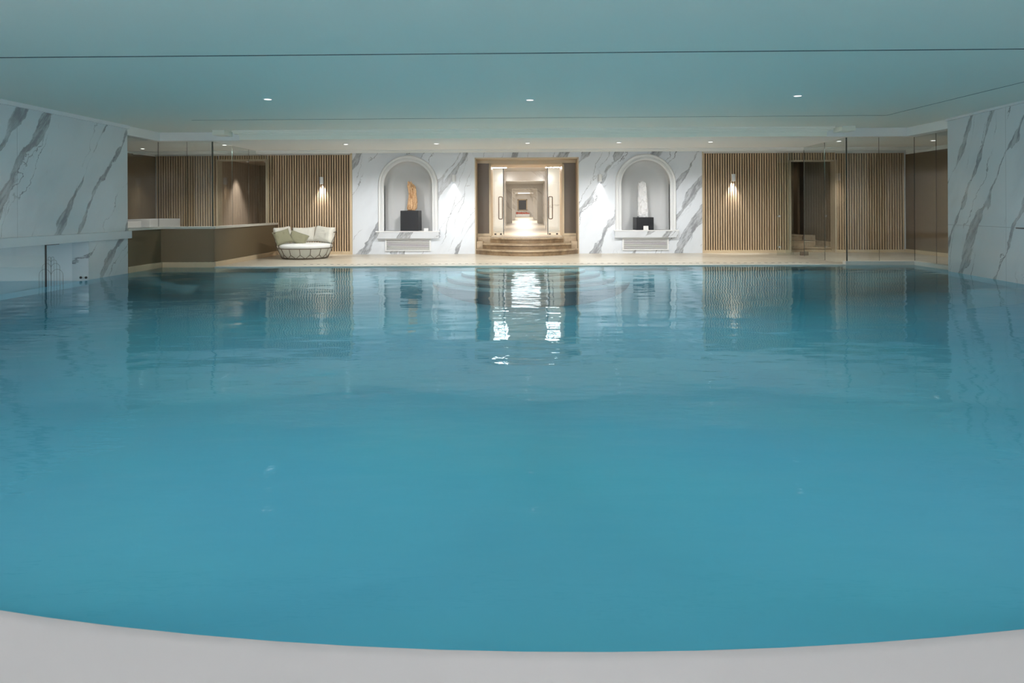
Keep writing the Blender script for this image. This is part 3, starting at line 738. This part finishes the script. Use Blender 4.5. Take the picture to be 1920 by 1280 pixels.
for x, l in zip((-6.85, -4.05, -1.97, 0.12, 2.20, 4.28, 7.18, 9.3), names):
    downlight(x, 15.6, ZS, 0.05, P_BACK*{7.18: 0.55, 9.3: 0.3, -6.85: 0.8}.get(x, 1.0), l, g, 125, blend=0.45, tilt=20)
downlight(-8.0, 19.75, 2.62, 0.04, 150, 'left downlight inside the left doorway room', 'downlights in the left room', 70)
downlight(-7.5, 19.85, 2.62, 0.04, 80, 'right downlight inside the left doorway room', 'downlights in the left room', 90)
downlight(7.4, 20.2, 2.9, 0.04, 18, 'downlight inside the right stair doorway', 'downlight in the stairwell', 110)
for sx in (-9.2,): downlight(sx, 16.4, ZS, 0.05, 40, 'downlight over the left lounge behind glass', g, 130)

def sconce(x, z, label, mat='white', power=130):
    t = thing('wall_sconce', label, 'wall light', (x, YW, z), 'cylindrical wall sconces')
    y0 = -0.10
    bm = B(); lathe(bm, [(0, 0.19), (0.048, 0.19), (0.052, 0.186), (0.052, 0.0), (0.047, 0.0), (0.047, 0.02), (0, 0.02)], 32, (0, y0, 0)); obj('shade', bm, mat, t, 50)
    bm = B(); box(bm, -0.025, 0.025, y0+0.045, 0.0, 0.06, 0.13, 0.003); obj('bracket', bm, 'steel', t)
    bm = B(); lathe(bm, [(0, 0.012), (0.044, 0.012), (0.044, 0.018), (0, 0.018)], 24, (0, y0, 0)); obj('bulb', bm, 'glow', t)
    lamp('sconce_lamp', 'SPOT', (0, -0.052, -0.004), power, (1, 0.97, 0.94), (R(4), 0, 0), 0.02, spot=72, blend=1.0, parent=t)
    return t
sconce(-5.43, 1.91, 'white cylinder sconce on the slat panel above the daybed')
sconce(-1.86, 1.945, 'white cylinder sconce on marble between left niche and doorway', power=24)
sconce(2.08, 1.935, 'white cylinder sconce on marble between doorway and right niche', power=24)
sconce(5.64, 1.925, 'white cylinder sconce on the right slat panel')

# ------------------------------------------------------------------ niches: surround, shelf, grille
def niche_set(cx, side):
    # moulded surround
    t = thing('niche_surround', 'white beaded arch moulding around the %s niche' % side, 'moulding', (cx, YW, NZ))
    prof = [(0.0, 0.0), (0.0, -0.045), (0.02, -0.06), (0.05, -0.06), (0.055, -0.045), (0.085, -0.045), (0.09, -0.07), (0.14, -0.075), (0.155, -0.055), (0.165, -0.03), (0.165, 0.0)]
    n = 40; st = []
    st.append((-1, 0, 0)); 
    bm = B(); rings = []
    sect = [('L', 0)]+[('A', PI-PI*i/n) for i in range(n+1)]+[('R', 0)]
    for kind, a in sect:
        row = []
        for o_, y in prof:
            r = NRAD-0.01+o_
            if kind == 'L': p = (-r, y, 0.0)
            elif kind == 'R': p = (r, y, 0.0)
            else: p = (r*math.cos(a), y, NC-NZ+r*math.sin(a))
            row.append(bm.verts.new(p))
        rings.append(row)
    for A_, B_ in zip(rings, rings[1:]):
        for k in range(len(prof)-1): bm.faces.new((A_[k], A_[k+1], B_[k+1], B_[k]))
    obj('arch', bm, 'white', t, 25)
    bm = B(); rb = NRAD+0.062
    pts = [(-rb, z) for z in [0.04+0.045*i for i in range(27)]]+[(rb, z) for z in [0.04+0.045*i for i in range(27)]]
    na = int(PI*rb/0.045); pts += [(rb*math.cos(PI*i/na), NC-NZ+rb*math.sin(PI*i/na)) for i in range(na+1)]
    for x, z in pts: box(bm, x-0.013, x+0.013, -0.062, -0.044, z-0.013, z+0.013)
    obj('beading', bm, 'white', t)
    # shelf
    t = thing('niche_shelf', 'marble shelf under the %s niche' % side, 'shelf', (cx, YW, NZ))
    bm = B(); box(bm, -0.86, 0.86, -0.16, 0.0, -0.028, 0.0, 0.004); obj('top_slab', bm, 'white', t)
    bm = B(); vs = [bm.verts.new(p) for p in ((-0.84, -0.15, -0.028), (0.84, -0.15, -0.028), (0.84, -0.11, -0.20), (-0.84, -0.11, -0.20), (-0.84, 0, -0.028), (0.84, 0, -0.028), (0.84, 0, -0.20), (-0.84, 0, -0.20))]
    for f in ((0, 1, 2, 3), (7, 6, 5, 4), (0, 4, 5, 1), (3, 2, 6, 7), (0, 3, 7, 4), (1, 5, 6, 2)): bm.faces.new([vs[i] for i in f])
    obj('apron', bm, 'marble_back', t)
    # grille
    t = thing('vent_grille', 'white louvred vent grille below the %s niche shelf' % side, 'vent', (cx-0.01, YW, 0.085), 'louvred grilles')
    bm = B()
    for a in ((-0.62, 0.62, -0.035, 0, 0.0, 0.03), (-0.62, 0.62, -0.035, 0, 0.31, 0.34), (-0.62, -0.585, -0.035, 0, 0.03, 0.315), (0.585, 0.62, -0.035, 0, 0.03, 0.315)): box(bm, *a)
    obj('frame', bm, 'white', t)
    bm = B()
    for i in range(9):
        z = 0.045+i*0.0315
        box(bm, -0.585, 0.585, -0.034, -0.020, z-0.004, z+0.013)
    obj('louvres', bm, 'white', t)
    bm = B(); box(bm, -0.585, 0.585, -0.006, -0.001, 0.03, 0.315); obj('back_panel', bm, 'backing', t)
niche_set(NL, 'left'); niche_set(NR, 'right')

# plinths and sculptures
def cube_plinth(x0, x1, h, y0, y1, rz, label):
    cx = (x0+x1)/2; cy = (y0+y1)/2
    bm = B(); box(bm, -(x1-x0)/2, (x1-x0)/2, -(y1-y0)/2, (y1-y0)/2, 0, h, 0.004)
    o = obj('plinth', bm, 'black', None, False, (cx, cy, NZ)); o.rotation_euler = (0, 0, rz)
    return tag(o, label, 'plinth')
cube_plinth(-3.28, -2.79, 0.55, YW-0.13, YW+0.25, R(-6), 'tall black cube plinth under the orange carved wood sculpture')
cube_plinth(3.02, 3.49, 0.34, YW-0.13, YW+0.25, R(6), 'low black cube plinth under the white stone sculpture')
# orange twisted wood
bm = B(); n = 130; seg = 72; rings = []
for i in range(n+1):
    f = i/n; lean = 0.025*math.sin(f*4.0)+0.02*f
    rx = 0.118+0.012*math.sin(f*6.0+0.8); ry = 0.085
    if f < 0.08: rx *= 0.72+0.28*f/0.08
    ring = []
    for k in range(seg):
        a = 2*PI*k/seg; tw = a+f*2.2
        ztop_ = 0.62+0.16*max(0, math.cos(a-2.6))**0.5+0.06*noise.noise(Vector((math.cos(a)*3, math.sin(a)*3, 1)))+0.05*max(0, math.cos(a))
        rid = abs(noise.noise(Vector((math.cos(a)*1.8, math.sin(a)*1.8, f*3.2+math.sin(a)*0.8))))
        rid2 = abs(noise.noise(Vector((math.cos(a)*3.6+5, math.sin(a)*3.6, f*7+1.5*math.cos(a*2)))))
        rr = 1.06-1.0*max(0, 0.16-rid)*2.9-0.7*max(0, 0.10-rid2)*2.6-0.28*max(0, noise.noise(Vector((math.cos(a)*1.5+9, math.sin(a)*1.5, f*4.5)))-0.12)
        rr += 0.04*noise.noise(Vector((math.cos(a)*7, math.sin(a)*7, f*14)))
        if f > 0.97: rr *= 0.9-8*(f-0.97)
        ring.append(bm.verts.new((lean+rx*rr*math.cos(a+0.3*math.sin(f*5)), ry*rr*math.sin(a+0.3*math.sin(f*5)), f*ztop_)))
    rings.append(ring)
for A_, B_ in zip(rings, rings[1:]):
    for k in range(seg): bm.faces.new((A_[k], A_[(k+1) % seg], B_[(k+1) % seg], B_[k]))
bm.faces.new(rings[-1]); bm.faces.new(list(reversed(rings[0])))
t = thing('wood_sculpture', 'twisted orange wood sculpture on the tall black plinth', 'sculpture', (-3.02, YW+0.06, NZ+0.551))
obj('carving', bm, 'driftwood', t, 60)
bm = B(); lathe(bm, [(0, 0), (0.09, 0), (0.07, 0.012), (0.03, 0.02), (0, 0.02)], 20, (-0.03, -0.03, 0)); obj('base', bm, 'bronze', t, True)
# white rough slab
bm = B(); nx, nz_ = 26, 90; grid = {}
for side in (0, 1):
    for i in range(nx+1):
        for j in range(nz_+1):
            u = i/nx*2-1; f = j/nz_
            wd = 0.150-0.035*f+0.012*noise.noise(Vector((f*9, 2, side)))
            x = u*wd+0.03-0.02*f; edge_ = (1-u**4)**0.5
            dpt = 0.075*edge_+(0.045*noise.noise(Vector((u*3.2, f*11, side*7)))+0.022*noise.noise(Vector((u*8, f*30, side*7+3))))*edge_
            z = f*0.96+0.02*noise.noise(Vector((u*4, f*3, 9)))*(1 if 0 < j else 0)
            if f > 0.97: z -= 0.03*abs(u)
            if side == 1 and i in (0, nx): grid[side, i, j] = grid[0, i, j]; continue
            grid[side, i, j] = bm.verts.new((x, -dpt if side == 0 else dpt, z))
for side in (0, 1):
    for i in range(nx):
        for j in range(nz_): bm.faces.new([grid[side, a, b] for a, b in ((i, j), (i+1, j), (i+1, j+1), (i, j+1))])
for i in range(nx):
    for j in (0, nz_):
        vs = []
        for v in (grid[0, i, j], grid[0, i+1, j], grid[1, i+1, j], grid[1, i, j]):
            if v not in vs: vs.append(v)
        bm.faces.new(vs)
t = thing('stone_sculpture', 'tall rough white stone sculpture on the low black plinth', 'sculpture', (3.22, YW+0.06, NZ+0.345))
obj('carving', bm, 'wstone', t, 60)
bm = B(); box(bm, -0.13, 0.0, -0.05, 0.04, 0, 0.02, 0.004); obj('base', bm, 'dark', t)
for x, y, wd, hh, l in ((-2.61, YW-0.08, 0.12, 0.07, 'small white card on the left niche shelf beside the plinth'), (3.29, YW-0.145, 0.13, 0.11, 'white card leaning against the low black plinth')):
    bm = B(); vs = [bm.verts.new(p) for p in ((-wd/2, -0.02, 0), (wd/2, -0.02, 0), (wd/2, 0.0, hh), (-wd/2, 0.0, hh), (-wd/2, 0.02, 0), (wd/2, 0.02, 0))]
    bm.faces.new((vs[0], vs[1], vs[2], vs[3])); bm.faces.new((vs[4], vs[5], vs[2], vs[3])); bm.faces.new((vs[0], vs[3], vs[4])); bm.faces.new((vs[1], vs[5], vs[2]))
    o = obj('name_card', bm, 'card', None, False, (x, y+0.0, NZ+0.001)); tag(o, l, 'card')

# ------------------------------------------------------------------ round daybed
DBX, DBY = -5.49, 17.12
t = thing('round_daybed', 'round cream daybed with grey rope lattice on the deck', 'daybed', (DBX, DBY, 0))
bm = B(); lathe(bm, [(0, 0.02), (0.54, 0.02), (0.555, 0.04), (0.605, 0.14), (0.64, 0.225), (0.655, 0.26), (0.64, 0.275), (0, 0.275)], 72); obj('shell', bm, 'shell', t, 40)
bm = B(); lathe(bm, [(0, 0.262), (0.62, 0.262), (0.66, 0.275), (0.672, 0.31), (0.655, 0.35), (0.60, 0.37), (0.3, 0.38), (0, 0.382)], 72); obj('seat_cushion', bm, 'fabric_seat', t, 50)
bm = B()
def sr(z): # shell radius with clearance
    pr = [(0.02, 0.55), (0.04, 0.562), (0.14, 0.612), (0.225, 0.65), (0.26, 0.664), (0.275, 0.66), (0.36, 0.66), (0.8, 0.76)]
    for (z0, r0), (z1, r1) in zip(pr, pr[1:]):
        if z <= z1: return r0+(r1-r0)*max(0, (z-z0))/(z1-z0)
    return pr[-1][1]
def sp(a, z, e=0.008): r = sr(z)+e; return (r*math.cos(a), r*math.sin(a), z)
tube(bm, [sp(2*PI*k/72, 0.26) for k in range(72)], 0.009, 6, True); tube(bm, [sp(2*PI*k/72, 0.02, 0.0) for k in range(72)], 0.014, 6, True)
nc = 16
for k in range(nc):
    a = 2*PI*(k+0.3)/nc; h_ = PI/nc
    tube(bm, [sp(a, 0.26), sp(a, 0.19), sp(a, 0.11)], 0.0065, 6)
    for s in (-1, 1): tube(bm, [sp(a, 0.11), sp(a+s*h_*0.5, 0.065), sp(a+s*h_, 0.02)], 0.0065, 6)
obj('rope_lattice', bm, 'rope', t, True)
# raised back lattice (behind and left)
bm = B()
def bp(a, z): r = 0.675+0.10*(z-0.26)/0.42; return (r*math.cos(a), r*math.sin(a), z)
A0, A1 = R(-8), R(222)
def ztop(f): return 0.65+0.02*math.sin(f*PI)
tube(bm, [bp(A0+(A1-A0)*k/60, ztop(k/60)) for k in range(61)], 0.011, 8)
nb = 12
for k in range(nb+1):
    a = A0+(A1-A0)*k/nb; h_ = (A1-A0)/nb/2
    tube(bm, [bp(a, 0.26), bp(a, 0.42)], 0.006, 6)
    if k < nb: tube(bm, [bp(a, 0.42), bp(a+h_, 0.54), bp(a+h_, ztop(0.5))], 0.006, 6); tube(bm, [bp(a+2*h_, 0.42), bp(a+h_, 0.54)], 0.006, 6)
obj('back_lattice', bm, 'rope', t, True)

def cushion(name, label, mat, w, h, th, loc, rot, bend=0.0, seed=0, group=None, pinch=0.07, cat='cushion'):
    bm = B(); n = 22; g = {}
    for s in (0, 1):
        for i in range(n+1):
            for j in range(n+1):
                u = i/n*2-1; v = j/n*2-1
                e = max(0, (1-u**4)*(1-v**4))**0.45
                px = u*(w/2)*(1-pinch*(1-v*v)); pz = v*(h/2)*(1-pinch*(1-u*u))
                d = th/2*e*(1+0.10*noise.noise(Vector((u*2, v*2, seed+s*5))))+0.008*noise.noise(Vector((u*5, v*5, seed+9)))*e
                y = (-d if s == 0 else d)
                if bend: y += -bend*(u*u)*w/2
                if s == 1 and (i in (0, n) or j in (0, n)): g[s, i, j] = g[0, i, j]; continue
                g[s, i, j] = bm.verts.new((px, y, pz+h/2))
    for s in (0, 1):
        for i in range(n):
            for j in range(n):
                try: bm.faces.new([g[s, a, b] for a, b in ((i, j), (i+1, j), (i+1, j+1), (i, j+1))])
                except ValueError: pass
    o = obj(name, bm, mat, None, 70, (0, 0, 0)); o.location = loc; o.rotation_euler = rot
    return tag(o, label, cat, group)
zs = 0.385
cushion('back_cushion', 'cream back cushion in the middle of the daybed', 'fabric', 0.60, 0.40, 0.20, (DBX-0.17, DBY+0.48, zs-0.01), (R(-14), R(-2), R(10)), 0.12, 1, 'cream daybed cushions')
cushion('back_cushion', 'plump cream back cushion at the right side of the daybed', 'fabric', 0.74, 0.42, 0.24, (DBX+0.40, DBY+0.26, zs-0.01), (R(-14), R(3), R(-38)), 0.12, 2, 'cream daybed cushions')
cushion('back_cushion', 'cream back cushion at the left end of the daybed', 'fabric', 0.60, 0.42, 0.22, (DBX-0.56, DBY+0.10, zs-0.01), (R(-14), R(-3), R(70)), 0.12, 3, 'cream daybed cushions')
cushion('throw_pillow', 'sage green throw pillow lying at an angle on the daybed', 'green', 0.46, 0.34, 0.13, (DBX-0.16, DBY-0.20, zs-0.01), (R(-36), R(20), R(14)), 0, 4, 'sage green pillows')
cushion('throw_pillow', 'sage green throw pillow leaning at the left front of the daybed', 'green', 0.42, 0.38, 0.13, (DBX-0.36, DBY-0.38, zs-0.005), (R(-26), R(-14), R(38)), 0, 5, 'sage green pillows')
